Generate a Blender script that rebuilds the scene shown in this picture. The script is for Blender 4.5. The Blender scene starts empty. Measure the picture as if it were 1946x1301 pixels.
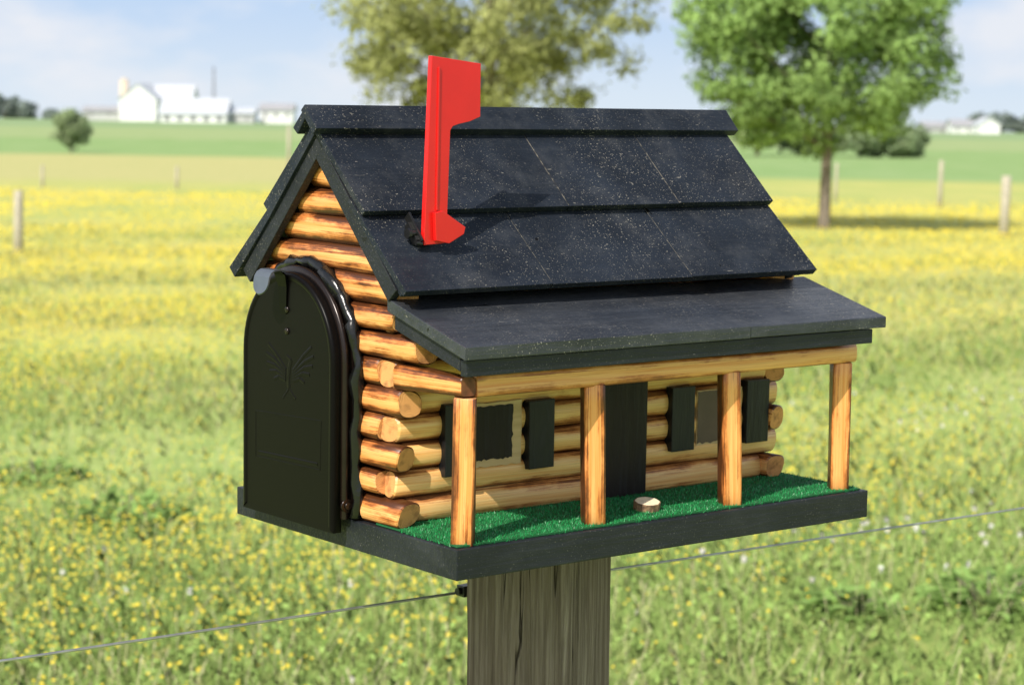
import bpy, bmesh, math, random
import numpy as np
from mathutils import Matrix, Vector
random.seed(7); rng=np.random.default_rng(5)
SC=bpy.context.scene; COL=SC.collection
# ------------------------------------------------------------------ measured camera (mailbox frame)
PSI,PIT,ROL,FPX=0.90414,-0.11193,0.01459,4067.35
C=np.array([-1.04968,-1.40382,0.39813])
Fh=np.array([math.cos(PSI),math.sin(PSI),0]); Rh=np.array([math.sin(PSI),-math.cos(PSI),0])
F=np.array([math.cos(PIT)*Fh[0],math.cos(PIT)*Fh[1],math.sin(PIT)]); U0=np.cross(Rh,F)
R=math.cos(ROL)*Rh+math.sin(ROL)*U0; U=math.cos(ROL)*U0-math.sin(ROL)*Rh
ZB=1.2; ROTZ=math.atan2(Fh[0],Rh[0])
ROOT=Matrix.Translation((0,0,ZB))@Matrix.Rotation(ROTZ,4,'Z')
CAMW=ROOT@Vector(C)
def hit(px,py,axis,val):
    d=F+R*(px-973)/FPX+U*(650.5-py)/FPX
    return C+d*(val-C[axis])/d[axis]
def hx(px,py,v): return hit(px,py,0,v)
def hy(px,py,v): return hit(px,py,1,v)
def hz(px,py,v): return hit(px,py,2,v)
def hor(px): return 192.5+ROL*(px-973)
GD=[-60,0,6,12,25,40,60,150,300,600,700,1000,3200]
GZ=[-1.6,-1.6,-1.62,-1.82,-2.35,-2.85,-3.15,-4.2,-5.5,-7.0,-7.6,-13,-60]
def ground(D): return 1.6+np.interp(D,GD,GZ)
def wx(px,D): return CAMW.x+(px-973)/FPX*D
def wy(D): return CAMW.y+D
def wz(px,py,D): return CAMW.z-(py-hor(px))/FPX*D
# ------------------------------------------------------------------ node helpers
class NT:
    def __init__(s,name):
        s.m=bpy.data.materials.new(name); s.m.use_nodes=True; s.t=s.m.node_tree; s.n=s.t.nodes; s.l=s.t.links
        s.b=s.n['Principled BSDF']; s.out=s.n['Material Output']
    def new(s,ty,**kw):
        x=s.n.new(ty)
        for k,v in kw.items(): setattr(x,k,v)
        return x
    def put(s,sock,v):
        if hasattr(v,'is_output') or isinstance(v,bpy.types.NodeSocket): s.l.new(v,sock)
        else: sock.default_value=v
    def coord(s,kind='Object',scale=(1,1,1)):
        tc=s.new('ShaderNodeTexCoord'); mp=s.new('ShaderNodeMapping'); mp.inputs['Scale'].default_value=scale
        s.l.new(tc.outputs[kind],mp.inputs['Vector']); return mp.outputs['Vector']
    def noise(s,vec,scale,detail=4,rough=.55,dist=0):
        x=s.new('ShaderNodeTexNoise'); s.l.new(vec,x.inputs['Vector']); x.inputs['Scale'].default_value=scale
        x.inputs['Detail'].default_value=detail; x.inputs['Roughness'].default_value=rough; x.inputs['Distortion'].default_value=dist
        return x.outputs['Fac']
    def ramp(s,fac,stops):
        x=s.new('ShaderNodeValToRGB'); s.l.new(fac,x.inputs['Fac']); e=x.color_ramp.elements
        while len(e)<len(stops): e.new(.5)
        for i,(p,c) in enumerate(stops):
            e[i].position=p; e[i].color=(*c,1) if not isinstance(c,(int,float)) else (c,c,c,1)
        return x.outputs['Color']
    def lin(s,v,a,b,smooth=True):
        m=s.new('ShaderNodeMapRange',interpolation_type='SMOOTHSTEP' if smooth else 'LINEAR'); s.l.new(v,m.inputs[0]); m.inputs[1].default_value=a; m.inputs[2].default_value=b; return m.outputs[0]
    def math(s,op,a,b=0.0,clamp=False):
        x=s.new('ShaderNodeMath',operation=op); x.use_clamp=clamp; s.put(x.inputs[0],a); s.put(x.inputs[1],b); return x.outputs[0]
    def mix(s,fac,a,b,mode='MIX'):
        x=s.new('ShaderNodeMix',data_type='RGBA',blend_type=mode)
        s.put(x.inputs['Factor'],fac)
        s.put(x.inputs[6],a if not isinstance(a,tuple) else (*a,1)); s.put(x.inputs[7],b if not isinstance(b,tuple) else (*b,1))
        return x.outputs[2]
    def bump(s,h,strength=.3,dist=.001):
        x=s.new('ShaderNodeBump'); s.l.new(h,x.inputs['Height']); x.inputs['Strength'].default_value=strength; x.inputs['Distance'].default_value=dist
        s.l.new(x.outputs['Normal'],s.b.inputs['Normal'])
    def base(s,c): s.put(s.b.inputs['Base Color'],c if not isinstance(c,tuple) else (*c,1))
    def rough(s,r): s.put(s.b.inputs['Roughness'],r)
def simple(name,c,r=.6,metal=0,var=.25,scale=40,bump=0,bd=.001,spec=.5):
    t=NT(name); n=t.noise(t.coord(),scale,5)
    t.base(t.ramp(n,[(.25,tuple(x*(1-var) for x in c)),(.75,tuple(min(1,x*(1+var)) for x in c))])); t.rough(r); t.b.inputs['Metallic'].default_value=metal
    t.b.inputs['Specular IOR Level'].default_value=spec
    if bump: t.bump(n,bump,bd)
    return t.m
# black painted boards
def black_paint(name,grain=(14,160,160),dust=0.0,base=(.0105,.0125,.0165),r=.5,film=0.0,spec=.4):
    t=NT(name); v=t.coord('Object',grain); g=t.noise(v,1,6,.6,.3)
    o=t.coord('Object'); n2=t.noise(o,16,4)
    c=t.ramp(n2,[(.3,tuple(x*.7 for x in base)),(.75,tuple(x*1.5 for x in base))])
    c=t.mix(t.math('MULTIPLY',t.ramp(g,[(.55,0),(.8,1)]),.40),c,(.038,.044,.054))
    if film:
        fm_=t.noise(t.coord('Object',(5,18,18)),1,5,.65); c=t.mix(t.math('MULTIPLY',t.ramp(fm_,[(.35,0),(.7,1)]),film),c,(.13,.137,.148))
    if dust:
        sp=t.noise(o,640,2,.5); pat=t.noise(o,7,4,.6)
        k=t.math('MULTIPLY',t.ramp(sp,[(.64,0),(.70,1)]),t.ramp(pat,[(.36,.12),(.60,1)]))
        c=t.mix(t.math('MULTIPLY',k,dust*.85),c,(.40,.365,.30))
        sm=t.noise(o,26,5,.7); c=t.mix(t.math('MULTIPLY',t.ramp(sm,[(.50,0),(.8,1)]),.20*dust),c,(.18,.18,.18))
        vo=t.noise(t.coord('Object',(60,220,220)),1,2,.5,1.5); kk=t.math('MULTIPLY',t.ramp(vo,[(.74,0),(.77,1)]),.5)
        c=t.mix(kk,c,(.35,.32,.27))
        ch=t.noise(t.coord('Object',(90,60,60)),1,2,.4,.8); c=t.mix(t.ramp(ch,[(.775,0),(.785,1)]),c,(.003,.003,.003))
    t.base(c); t.rough(t.math('ADD',r-.12,t.math('MULTIPLY',g,.26))); t.bump(g,.8,.0014); t.b.inputs['Specular IOR Level'].default_value=spec
    return t.m
M={}
M['roof']=black_paint('black_roof_paint',dust=.9,base=(.0140,.0180,.0255),r=.46,spec=.14)
M['porch']=black_paint('weathered_porch_roof_paint',dust=.95,base=(.0125,.0155,.021),r=.42,film=.28,spec=.5)
M['black']=black_paint('black_board_paint',dust=.35,base=(.0088,.011,.0155),r=.46,film=.06,spec=.3)
M['blackrough']=black_paint('black_rough_sawn_paint',(40,260,260),.5,(.0095,.0115,.0155),.58)
M['shutter']=black_paint('black_shutter_paint',(120,120,20),0,(.0055,.0065,.0088),.42,0,.35)
M['brown']=black_paint('dark_brown_paint',(120,120,12),0,(.012,.007,.0065),.45,0,.3)
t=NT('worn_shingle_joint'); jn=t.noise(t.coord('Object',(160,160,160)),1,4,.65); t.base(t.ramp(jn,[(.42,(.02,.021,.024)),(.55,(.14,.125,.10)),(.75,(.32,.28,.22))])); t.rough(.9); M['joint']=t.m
def pine(name,light,mid,burnt,amount,orange=(.40,.12,.026)):
    t=NT(name); tc=t.new('ShaderNodeTexCoord'); uv=tc.outputs['UV']
    sp=t.new('ShaderNodeSeparateXYZ'); t.l.new(uv,sp.inputs[0])
    def mp(sc):
        m=t.new('ShaderNodeMapping'); m.inputs['Scale'].default_value=(*sc,1); t.l.new(uv,m.inputs['Vector']); return m.outputs[0]
    g1=t.noise(mp((7,20)),1,5,.6,.6); g2=t.noise(mp((18,4)),1,5,.65); g3=t.noise(mp((14,120)),1,3,.5); st=t.noise(mp((6,28)),1,6,.7,.7)
    col=t.ramp(g1,[(.38,light),(.66,mid)])
    col=t.mix(t.math('MULTIPLY',t.ramp(g3,[(.48,0),(.72,1)]),.5),col,tuple(x*.5 for x in mid))
    ed=t.math('ABSOLUTE',t.math('COSINE',t.math('MULTIPLY',sp.outputs[1],2*math.pi)))
    ed=t.math('POWER',ed,1.4)
    b=t.math('ADD',t.math('MULTIPLY',ed,.58),t.math('MULTIPLY',g2,.90)); b=t.math('ADD',b,t.math('MULTIPLY',st,1.1)); b=t.math('SUBTRACT',b,.22)
    col=t.mix(t.math('MULTIPLY',t.lin(b,.90-amount,1.10-amount),.88),col,orange)
    col=t.mix(t.math('MULTIPLY',t.lin(b,1.03-amount,1.24-amount),.95),col,burnt)
    vo=t.new('ShaderNodeTexVoronoi'); t.l.new(mp((7,2.4)),vo.inputs['Vector']); vo.inputs['Scale'].default_value=1.0
    col=t.mix(t.math('MULTIPLY',t.ramp(vo.outputs['Distance'],[(.02,1),(.06,0)]),.5),col,(.14,.045,.016))
    t.base(col); t.rough(.34); t.bump(g3,.3,.0005); return t.m
M['pine']=pine('burnt_pine',(.94,.51,.185),(.80,.30,.072),(.055,.017,.006),.09,(.46,.125,.025))
M['pine_pale']=pine('pale_pine',(.89,.59,.235),(.80,.41,.12),(.13,.045,.015),-.03,(.53,.19,.048))
M['pine_post']=pine('charred_pine_post',(.94,.48,.165),(.82,.295,.068),(.065,.019,.007),.00,(.50,.14,.028))
M['pine_beam']=pine('porch_beam_pine',(.84,.46,.165),(.72,.295,.077),(.18,.055,.016),-.04)
t=NT('pine_end_grain'); tc=t.new('ShaderNodeTexCoord'); wv=t.new('ShaderNodeTexWave',wave_type='RINGS',rings_direction='Z'); t.l.new(tc.outputs['UV'],wv.inputs['Vector'])
wv.inputs['Scale'].default_value=2.6; wv.inputs['Distortion'].default_value=1.5; wv.inputs['Detail Scale'].default_value=1.5
nn_=t.noise(t.coord('Object'),120,4)
t.base(t.mix(t.math('MULTIPLY',t.ramp(nn_,[(.48,0),(.72,1)]),.7),t.ramp(wv.outputs['Fac'],[(.1,(.80,.41,.15)),(.9,(.58,.24,.07))]),(.22,.08,.027))); t.rough(.75); M['end']=t.m
M['char']=simple('charred_end',(.16,.055,.02),.7,0,.6,90)
t=NT('bare_plank'); g=t.noise(t.coord('Object',(14,200,200)),1,4); t.base(t.ramp(g,[(.3,(.70,.52,.28)),(.7,(.52,.35,.17))])); t.rough(.7); M['plank']=t.m
t=NT('artificial_turf'); at=t.new('ShaderNodeAttribute',attribute_name='Col'); t.base(at.outputs['Color']); t.rough(.4); M['turf']=t.m
M['red']=simple('red_paint',(.70,.012,.010),.3,0,.06,25)
M['sheet']=simple('black_bronze_enamel',(.014,.0080,.0062),.26,.35,.3,60,.05,.0006)
M['sheetdoor']=simple('black_textured_enamel',(.0036,.0030,.0029),.34,.0,.3,900,.08,.0002,.10)
M['caulk']=simple('black_sealant',(.006,.006,.006),.22,0,.2,120,.3,.002,.5)
M['zinc']=simple('dull_grey_plated_tab',(.13,.15,.18),.36,.5,.2,50)
M['pane']=simple('brown_window_sheet',(.10,.062,.048),.4,0,.3,30)
M['steel']=simple('galvanised_wire',(.40,.40,.39),.42,.7,.3,60)
M['plastic']=simple('black_plastic',(.008,.008,.008),.4)
t=NT('weathered_post'); g=t.noise(t.coord('Object',(170,170,4.5)),1,9,.74,.6); o=t.noise(t.coord('Object',(16,16,4)),1,4,.5,.5); f2=t.noise(t.coord('Object',(420,420,16)),1,4,.6)
c=t.ramp(g,[(.32,(.085,.066,.057)),(.49,(.20,.160,.138)),(.70,(.37,.315,.285))]); c=t.mix(t.ramp(o,[(.38,0),(.7,.5)]),c,(.165,.118,.095))
c=t.mix(t.math('MULTIPLY',t.ramp(f2,[(.5,0),(.7,1)]),.45),c,(.09,.07,.062))
cr=t.noise(t.coord('Object',(48,48,1.0)),1,3,.5,.5); cr=t.math('ABSOLUTE',t.math('SUBTRACT',cr,.56)); crm=t.ramp(cr,[(.002,.95),(.008,0)]); c=t.mix(crm,c,(.022,.016,.013))
t.base(c); t.rough(.92); hh_=t.math('SUBTRACT',g,t.math('MULTIPLY',crm,.8)); t.bump(hh_,.9,.005); t.b.inputs['Specular IOR Level'].default_value=.1; M['post']=t.m
M['fpost']=simple('grey_fence_wood',(.46,.42,.33),.85,0,.3,12)
t=NT('bark'); g=t.noise(t.coord('Object',(9,9,2)),1,6); t.base(t.ramp(g,[(.3,(.10,.08,.06)),(.7,(.28,.23,.18))])); t.rough(.9); t.bump(g,.8,.02); M['bark']=t.m
t=NT('slice_bark'); g=t.noise(t.coord('Object'),300,4); t.base(t.ramp(g,[(.3,(.07,.04,.025)),(.7,(.34,.21,.11))])); t.rough(.9); M['slicebark']=t.m
M['slicetop']=simple('cut_wood_face',(.82,.70,.48),.7,0,.15,200)
def leafmat(name,tr,nb):
    """foliage: colour from Col, shading normal eased towards Nrm"""
    t=NT(name); at=t.new('ShaderNodeAttribute',attribute_name='Col'); an=t.new('ShaderNodeAttribute',attribute_name='Nrm'); geo=t.new('ShaderNodeNewGeometry')
    m1=t.new('ShaderNodeMix',data_type='VECTOR'); m1.inputs['Factor'].default_value=nb; t.l.new(geo.outputs['Normal'],m1.inputs[4]); t.l.new(an.outputs['Vector'],m1.inputs[5])
    nz=t.new('ShaderNodeVectorMath',operation='NORMALIZE'); t.l.new(m1.outputs[1],nz.inputs[0])
    d=t.new('ShaderNodeBsdfDiffuse'); tl=t.new('ShaderNodeBsdfTranslucent'); mx=t.new('ShaderNodeMixShader'); mx.inputs[0].default_value=tr
    t.l.new(nz.outputs[0],d.inputs['Normal'])
    t.l.new(at.outputs['Color'],d.inputs[0]); t.l.new(at.outputs['Color'],tl.inputs[0]); t.l.new(d.outputs[0],mx.inputs[1]); t.l.new(tl.outputs[0],mx.inputs[2])
    t.l.new(mx.outputs[0],t.out.inputs['Surface']); return t.m
M['leaf']=leafmat('tree_leaves',.38,.6); M['blade']=leafmat('grass_blades',.15,.8); M['petal']=leafmat('flower_petals',.15,.7); M['weed']=leafmat('weed_leaves',.25,.7)
M['white']=simple('white_painted_boards',(.80,.80,.79),.6,0,.05,.3)
M['metalroof']=simple('pale_metal_roof',(.56,.585,.62),.5,0,.08,.2)
M['grey']=simple('grey_siding',(.50,.50,.50),.7,0,.1,.3); M['darkroof']=simple('grey_shingle_roof',(.36,.36,.37),.8,0,.15,.5)
M['tan']=simple('tan_concrete_staves',(.62,.52,.40),.8,0,.1,.4); M['darkglass']=simple('dark_opening',(.20,.20,.22),.4)
# terrain
t=NT('meadow_ground'); geo=t.new('ShaderNodeNewGeometry'); sp=t.new('ShaderNodeSeparateXYZ'); t.l.new(geo.outputs['Position'],sp.inputs[0])
def pm(sc):
    m=t.new('ShaderNodeMapping'); m.inputs['Scale'].default_value=sc; t.l.new(geo.outputs['Position'],m.inputs['Vector']); return m.outputs[0]
n1=t.noise(pm((.35,.12,1)),1,5); n2=t.noise(pm((3,1.2,1)),1,6,.65); n3=t.noise(pm((9,4,1)),1,4)
near=t.ramp(n2,[(.3,(.29,.41,.115)),(.55,(.38,.48,.15)),(.8,(.48,.53,.19))])
mid=t.ramp(n1,[(.3,(.37,.44,.13)),(.55,(.45,.47,.15)),(.75,(.53,.50,.16))])
mid=t.mix(t.math('MULTIPLY',t.ramp(n3,[(.5,0),(.65,1)]),.45),mid,(.62,.53,.13))
yy=sp.outputs[1]; wob=t.math('ADD',yy,t.math('MULTIPLY',t.math('SUBTRACT',n1,.5),14))
def step(a,b): return t.lin(wob,a,b)
c=t.mix(step(5,20),near,mid)
lf=t.lin(sp.outputs[0],4,-4,False)
tan=t.ramp(n2,[(.3,(.43,.43,.17)),(.7,(.52,.47,.21))]); crop=t.ramp(n1,[(.3,(.23,.36,.12)),(.7,(.29,.40,.16))])
c=t.mix(t.math('MULTIPLY',step(80,92),t.math('MULTIPLY',lf,.85)),c,tan)
c=t.mix(step(146,160),c,crop)
c=t.mix(t.math('MULTIPLY',step(100,114),t.math('SUBTRACT',1.0,lf)),c,crop)
c=t.mix(t.math('MULTIPLY',step(250,275),.8),c,t.ramp(n1,[(.3,(.30,.39,.16)),(.7,(.36,.42,.20))]))  # paler far field, distance haze put into its colour
c=t.mix(step(400,430),c,(.26,.36,.17))
t.base(c); t.rough(.95); t.b.inputs['Specular IOR Level'].default_value=.1; M['ground']=t.m
# ------------------------------------------------------------------ mesh builder
class MB:
    def __init__(s): s.v=[];s.f=[];s.mi=[];s.uv=[];s.sm=[]
    def add(s,verts,faces,mi=0,uvs=None,sm=False):
        o=len(s.v); s.v+=[tuple(map(float,p)) for p in verts]
        for i,f in enumerate(faces):
            s.f.append([o+k for k in f]); s.mi.append(mi); s.sm.append(sm); s.uv.append(uvs[i] if uvs else [(0,0)]*len(f))
        return s
    def hexa(s,p,mi=0): return s.add(p,[(0,3,2,1),(4,5,6,7),(0,1,5,4),(1,2,6,5),(2,3,7,6),(3,0,4,7)],mi)
    def box(s,a,b,mi=0,j=0):
        p=[(x,y,z) for z in (a[2],b[2]) for (x,y) in ((a[0],a[1]),(b[0],a[1]),(b[0],b[1]),(a[0],b[1]))]
        if j: p=[tuple(c+random.uniform(-j,j) for c in q) for q in p]
        return s.hexa(p,mi)
    def prism(s,poly,axis,a0,a1,mi=0):
        n=len(poly)
        def mk(u,v,a): return (a,u,v) if axis==0 else (u,a,v) if axis==1 else (u,v,a)
        V=[mk(u,v,a0) for u,v in poly]+[mk(u,v,a1) for u,v in poly]
        return s.add(V,[tuple(range(n)),tuple(range(2*n-1,n-1,-1))]+[(i,(i+1)%n,n+(i+1)%n,n+i) for i in range(n)],mi)
    def log(s,p0,p1,r,ref=(0,0,1),n=20,m=6,j=.00035,ch=.0016,r1=None,cap=1,oval=0,cut=0,sq=0,chr_=.88):
        p0=np.array(p0,float);p1=np.array(p1,float); ax=p1-p0;Lg=np.linalg.norm(ax);ax/=Lg
        e0=np.array(ref,float);e0-=ax*e0.dot(ax);e0/=np.linalg.norm(e0);e1=np.cross(ax,e0)
        r1=r if r1 is None else r1
        ts=[0,ch/Lg]+[i/m for i in range(1,m)]+[1-ch/Lg,1]; off=random.uniform(0,20)
        ph=[random.uniform(0,6.3) for _ in range(4)]; sk=[random.uniform(-cut,cut) for _ in range(4)]
        V=[]
        for ti,tt in enumerate(ts):
            rr=(r+(r1-r)*tt)*( chr_ if ti in(0,len(ts)-1) else 1)
            for k in range(n):
                a=2*math.pi*k/n; w=rr*(1+oval*math.cos(2*a+ph[3]))+j*(math.sin(2*a+ph[0]+tt*3)+.6*math.sin(3*a+ph[1]-tt*4))
                if sq: w*=1/(abs(math.cos(a))**sq+abs(math.sin(a))**sq)**(1/sq)
                q=p0+ax*Lg*tt+e0*w*math.cos(a)+e1*w*math.sin(a)
                if ti<2: q=q+ax*(sk[0]*w*math.cos(a)+sk[1]*w*math.sin(a))
                if ti>=len(ts)-2: q=q+ax*(sk[2]*w*math.cos(a)+sk[3]*w*math.sin(a))
                V.append(q)
        Fc=[];uv=[]
        for i in range(len(ts)-1):
            for k in range(n):
                k2=(k+1)%n; Fc.append((i*n+k,i*n+k2,(i+1)*n+k2,(i+1)*n+k))
                u0=off+ts[i]*Lg;u1=off+ts[i+1]*Lg; v0=k/n;v1=(k+1)/n
                uv.append([(u0,v0),(u0,v1),(u1,v1),(u1,v0)])
        nf=len(Fc); s.add(V,Fc,0,uv,True)
        for i in list(range(n))+list(range(nf-n,nf)): s.sm[len(s.sm)-nf+i]=False   # crisp chamfers
        cx,cy=random.uniform(-.5,.5),random.uniform(-.5,.5)
        for i,rev in ((0,True),(len(ts)-1,False)):
            ring=[V[i*n+k] for k in range(n)]; cu=[(math.cos(2*math.pi*k/n)+cx,math.sin(2*math.pi*k/n)+cy) for k in range(n)]
            idx=list(range(n))
            if rev: idx=idx[::-1]; cu=cu[::-1]
            s.add(ring,[tuple(idx)],cap,[cu])
        return s
    def tube(s,pts,r,n=10,mi=0,jit=0):
        pts=[np.array(p,float) for p in pts]; V=[];N=len(pts)
        rs=r if isinstance(r,(list,tuple)) else [r]*N
        prev=None
        for i,p in enumerate(pts):
            d=pts[min(i+1,N-1)]-pts[max(i-1,0)]; d/=np.linalg.norm(d)+1e-9
            a=np.array((0,0,1.)) if abs(d[2])<.9 else np.array((1.,0,0))
            if prev is not None: a=prev
            e0=a-d*a.dot(d);e0/=np.linalg.norm(e0);prev=e0;e1=np.cross(d,e0)
            for k in range(n):
                an=2*math.pi*k/n; w=rs[i]*(1+random.uniform(-jit,jit)); V.append(p+e0*w*math.cos(an)+e1*w*math.sin(an))
        Fc=[(i*n+k,i*n+(k+1)%n,(i+1)*n+(k+1)%n,(i+1)*n+k) for i in range(N-1) for k in range(n)]
        s.add(V,Fc,mi,None,True); s.add(V[:n],[tuple(range(n))[::-1]],mi); s.add(V[-n:],[tuple(range(n))],mi); return s
    def build(s,name,mats,parent=None,bevel=0,seg=2):
        me=bpy.data.meshes.new(name); bm=bmesh.new(); vs=[bm.verts.new(p) for p in s.v]; uvl=bm.loops.layers.uv.new('UVMap')
        for f,mi,uv,sm in zip(s.f,s.mi,s.uv,s.sm):
            try: fc=bm.faces.new([vs[k] for k in f])
            except ValueError: continue
            fc.material_index=mi; fc.smooth=sm
            for lp,q in zip(fc.loops,uv): lp[uvl].uv=q
        if not bevel: bmesh.ops.remove_doubles(bm,verts=bm.verts,dist=1e-7)
        bmesh.ops.recalc_face_normals(bm,faces=bm.faces)
        if bevel:
            bm.normal_update(); ed=[e for e in bm.edges if len(e.link_faces)==2 and e.calc_face_angle(0)>.5]
            bmesh.ops.bevel(bm,geom=ed,offset=bevel,segments=seg,affect='EDGES',profile=.6,clamp_overlap=True)
        bm.to_mesh(me); bm.free()
        for m in (mats if isinstance(mats,list) else [mats]): me.materials.append(m)
        o=bpy.data.objects.new(name,me); COL.objects.link(o)
        if parent: o.parent=parent
        return o
def tag(o,label=None,cat=None,group=None,kind=None):
    if label:o['label']=label
    if cat:o['category']=cat
    if group:o['group']=group
    if kind:o['kind']=kind
    return o
def thing(name,label,cat,loc=(0,0,0),rz=0,group=None):
    o=bpy.data.objects.new(name,None); COL.objects.link(o); o.location=loc; o.rotation_euler=(0,0,rz); o.empty_display_size=.1
    return tag(o,label,cat,group)
def polys(name,P,cols,mat,parent=None,nrm=None):
    N,k,_=P.shape; me=bpy.data.meshes.new(name); me.vertices.add(N*k); me.vertices.foreach_set('co',P.astype(np.float32).ravel())
    me.loops.add(N*k); me.loops.foreach_set('vertex_index',np.arange(N*k,dtype=np.int32)); me.polygons.add(N)
    me.polygons.foreach_set('loop_start',np.arange(0,N*k,k,dtype=np.int32)); me.polygons.foreach_set('loop_total',np.full(N,k,dtype=np.int32))
    me.update(calc_edges=True); ca=me.color_attributes.new('Col','FLOAT_COLOR','POINT')
    cc=np.ones((N,k,4),np.float32); cc[:,:,:3]=cols[:,None,:]; ca.data.foreach_set('color',cc.ravel())
    nv=me.attributes.new('Nrm','FLOAT_VECTOR','POINT'); nn=np.zeros((N,k,3),np.float32); nn[:,:,2]=1
    if nrm is not None: nn[:]=nrm[:,None,:]
    nv.data.foreach_set('vector',nn.ravel())
    me.materials.append(mat); o=bpy.data.objects.new(name,me); COL.objects.link(o)
    if parent:o.parent=parent
    return o
# ================================================================== THE MAILBOX
L=.5; D=.3553; T=.0266; YW=.105; YR,ZR=.20803,.39336; XR0,XR1=-.010,.4838
CS,SN=.6603,.7510
root=thing('log_cabin_mailbox','log cabin shaped mailbox with black shingle roof and raised red flag','mailbox',(0,0,ZB),ROTZ)
bb=MB().box((0,0,0),(L,D,T)).build('base_board',M['black'],root,.0012)
# turf
n=36000; tx=rng.uniform(.003,.493,n); ty=rng.uniform(.005,.125,n); kp=~((tx<.026)&(ty>.09)); tx,ty=tx[kp],ty[kp]; n=len(tx)
ok=(tx>.012)|(ty>.012); tx,ty=tx[ok],ty[ok]; n=len(tx)
h=rng.uniform(.0018,.0046,n); a=rng.uniform(0,6.28,n); w=.0006; lean=rng.normal(0,.0014,(n,2))
P=np.zeros((n,3,3)); P[:,0]=np.c_[tx-w*np.cos(a),ty-w*np.sin(a),np.full(n,T)]; P[:,1]=np.c_[tx+w*np.cos(a),ty+w*np.sin(a),np.full(n,T)]; P[:,2]=np.c_[tx+lean[:,0],ty+lean[:,1],T+h]
g=rng.uniform(.4,1.6,n)[:,None]; cl=np.array([[.015,.25,.066]])*g; pale=rng.uniform(0,1,n)>.97; cl[pale]=np.array([.16,.42,.22])
tb=MB().box((.004,.005,T+.0005),(.494,.125,T+.0018)).build('turf_backing',simple('turf_backing',(.006,.11,.028),.8),bb)
tf=polys('turf',P,cl,M['turf'],bb); tag(tf,'bright green artificial turf on porch floor')
# log walls
PT=.0243; Z0=.0392; RL=.0127; XL=.0157; XRW=.4705; YF=.1175; YB=.305
def zl(k): return Z0+PT*k
def gable_half(z): return max(0,(ZR-.030-z-.004)/(SN/CS))
fw=MB()
for k in range(8):
    x0,x1=((XL-.0042,XRW+.009) if k%2 else (XL+.0105,XRW-.0105)); x0+=random.uniform(-.0025,.0015)
    fw.log((x0,YF+random.uniform(-.0006,.0006),zl(k)),(x1,YF,zl(k)),RL,n=28,m=10,oval=.02,cut=.2,sq=2.6)
fw.build('log_wall',[M['pine_pale'],M['end']],root)
bw=MB()
for k in range(8):
    x0,x1=((XL-.0042,XRW+.009) if k%2 else (XL+.0105,XRW-.0105)); bw.log((x0,YB,zl(k)),(x1,YB,zl(k)),RL,sq=2.6,n=28)
bw.build('log_wall',[M['pine_pale'],M['end']],root)
for X,side in ((XL,0),(XRW,1)):
    gw=MB()
    for k in range(14):
        z=zl(k); r_=RL
        if k<8:
            y0,y1=((YF-(.0245 if side==0 else .0175)+random.uniform(-.004,.004),YB+.027) if k%2==0 else (YF+.008,YB-.010))
            if k==6: y0=.070
            gh=gable_half(z+.004)
            if k==7: y0,y1=max(.098,YR-gh),min(YB+.018,YR+gh)
        else:
            gh=gable_half(z-.002); y0,y1=YR-gh,YR+gh
            if gh<.006: continue
        gw.log((X+random.uniform(-.0014,.0014),y0,z),(X,y1,z+random.uniform(-.0006,.0006)),r_*.95 if k<8 else r_,n=28,m=8,oval=.04,cut=.34,j=.0007,sq=2.6,r1=r_*.98,ch=.0012,chr_=.90)
    gw.build('log_wall',[M['pine'],M['end']],root)
# upper roof
def rp(s,off,sd): return (YR-sd*(s*CS+off*SN), ZR-s*SN+off*CS)
def slab(mb,x0,x1,sd,s0,s1,b0,t0,b1,t1,j=.0004,mi=0):
    q=[rp(s0,b0,sd),rp(s1,b1,sd),rp(s1,t1,sd),rp(s0,t0,sd)]
    p=[(x0,*q[0]),(x0,*q[1]),(x0,*q[2]),(x0,*q[3]),(x1,*q[0]),(x1,*q[1]),(x1,*q[2]),(x1,*q[3])]
    p=[tuple(c+random.uniform(-j,j) for c in v) for v in p]; mb.hexa(p,mi)
rf=MB()
slab(rf,XR0+.006,XR1-.006,1,.012,.206,-.020,-.0165,-.0105,-.007,0)
for sd in (1,-1):
    bk_=sd<0        # the rear slope is one thick board with a lapped course
    for ri,(rows,(s0,s1,b0,t0,b1,t1)) in enumerate((((XR0,.2191,.3575,XR1),(.008,.1235,-.0155,-.0096,-.0040,.0022)),((XR0+(.0006 if bk_ else 0),.1497,.318,XR1-(.0006 if bk_ else 0)),(.100,.2125,-.0150,-.0092,.0002,.0068)))):
        if bk_: b0,b1=((-.0195,-.0140) if ri==0 else (-.0158,-.0060))
        for i in range(len(rows)-1):
            lf_=.0005*i+random.uniform(-.0001,.0001)
            slab(rf,rows[i]+(.0005 if i else 0),rows[i+1]-(.0005 if i<len(rows)-2 else 0),sd,s0,s1+random.uniform(-.0008,.0008),b0,t0+lf_,b1,t1+lf_,.00020)
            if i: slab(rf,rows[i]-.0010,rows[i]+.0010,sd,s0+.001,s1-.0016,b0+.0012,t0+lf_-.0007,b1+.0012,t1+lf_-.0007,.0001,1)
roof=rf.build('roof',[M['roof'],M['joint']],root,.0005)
rc=MB()
slab(rc,-.0188,.4945,1,.0,.0290,-.0085,0,-.0075,.0012); slab(rc,-.0180,.4940,-1,.0088,.0290,-.0085,-.0005,-.0075,.001)
rc.build('ridge_cap',M['roof'],roof,.001)
for xa,xb in ((XR0+.0035,XR0+.0115),(XR1-.0115,XR1-.0035)):
    for sd in (1,-1):
        m=MB(); slab(m,xa,xb,sd,.018 if sd>0 else .012,.200,-.033,-.0172,-.0250,-.0090,.0003); m.build('barge_board',M['blackrough'],roof,.0008)
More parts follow.
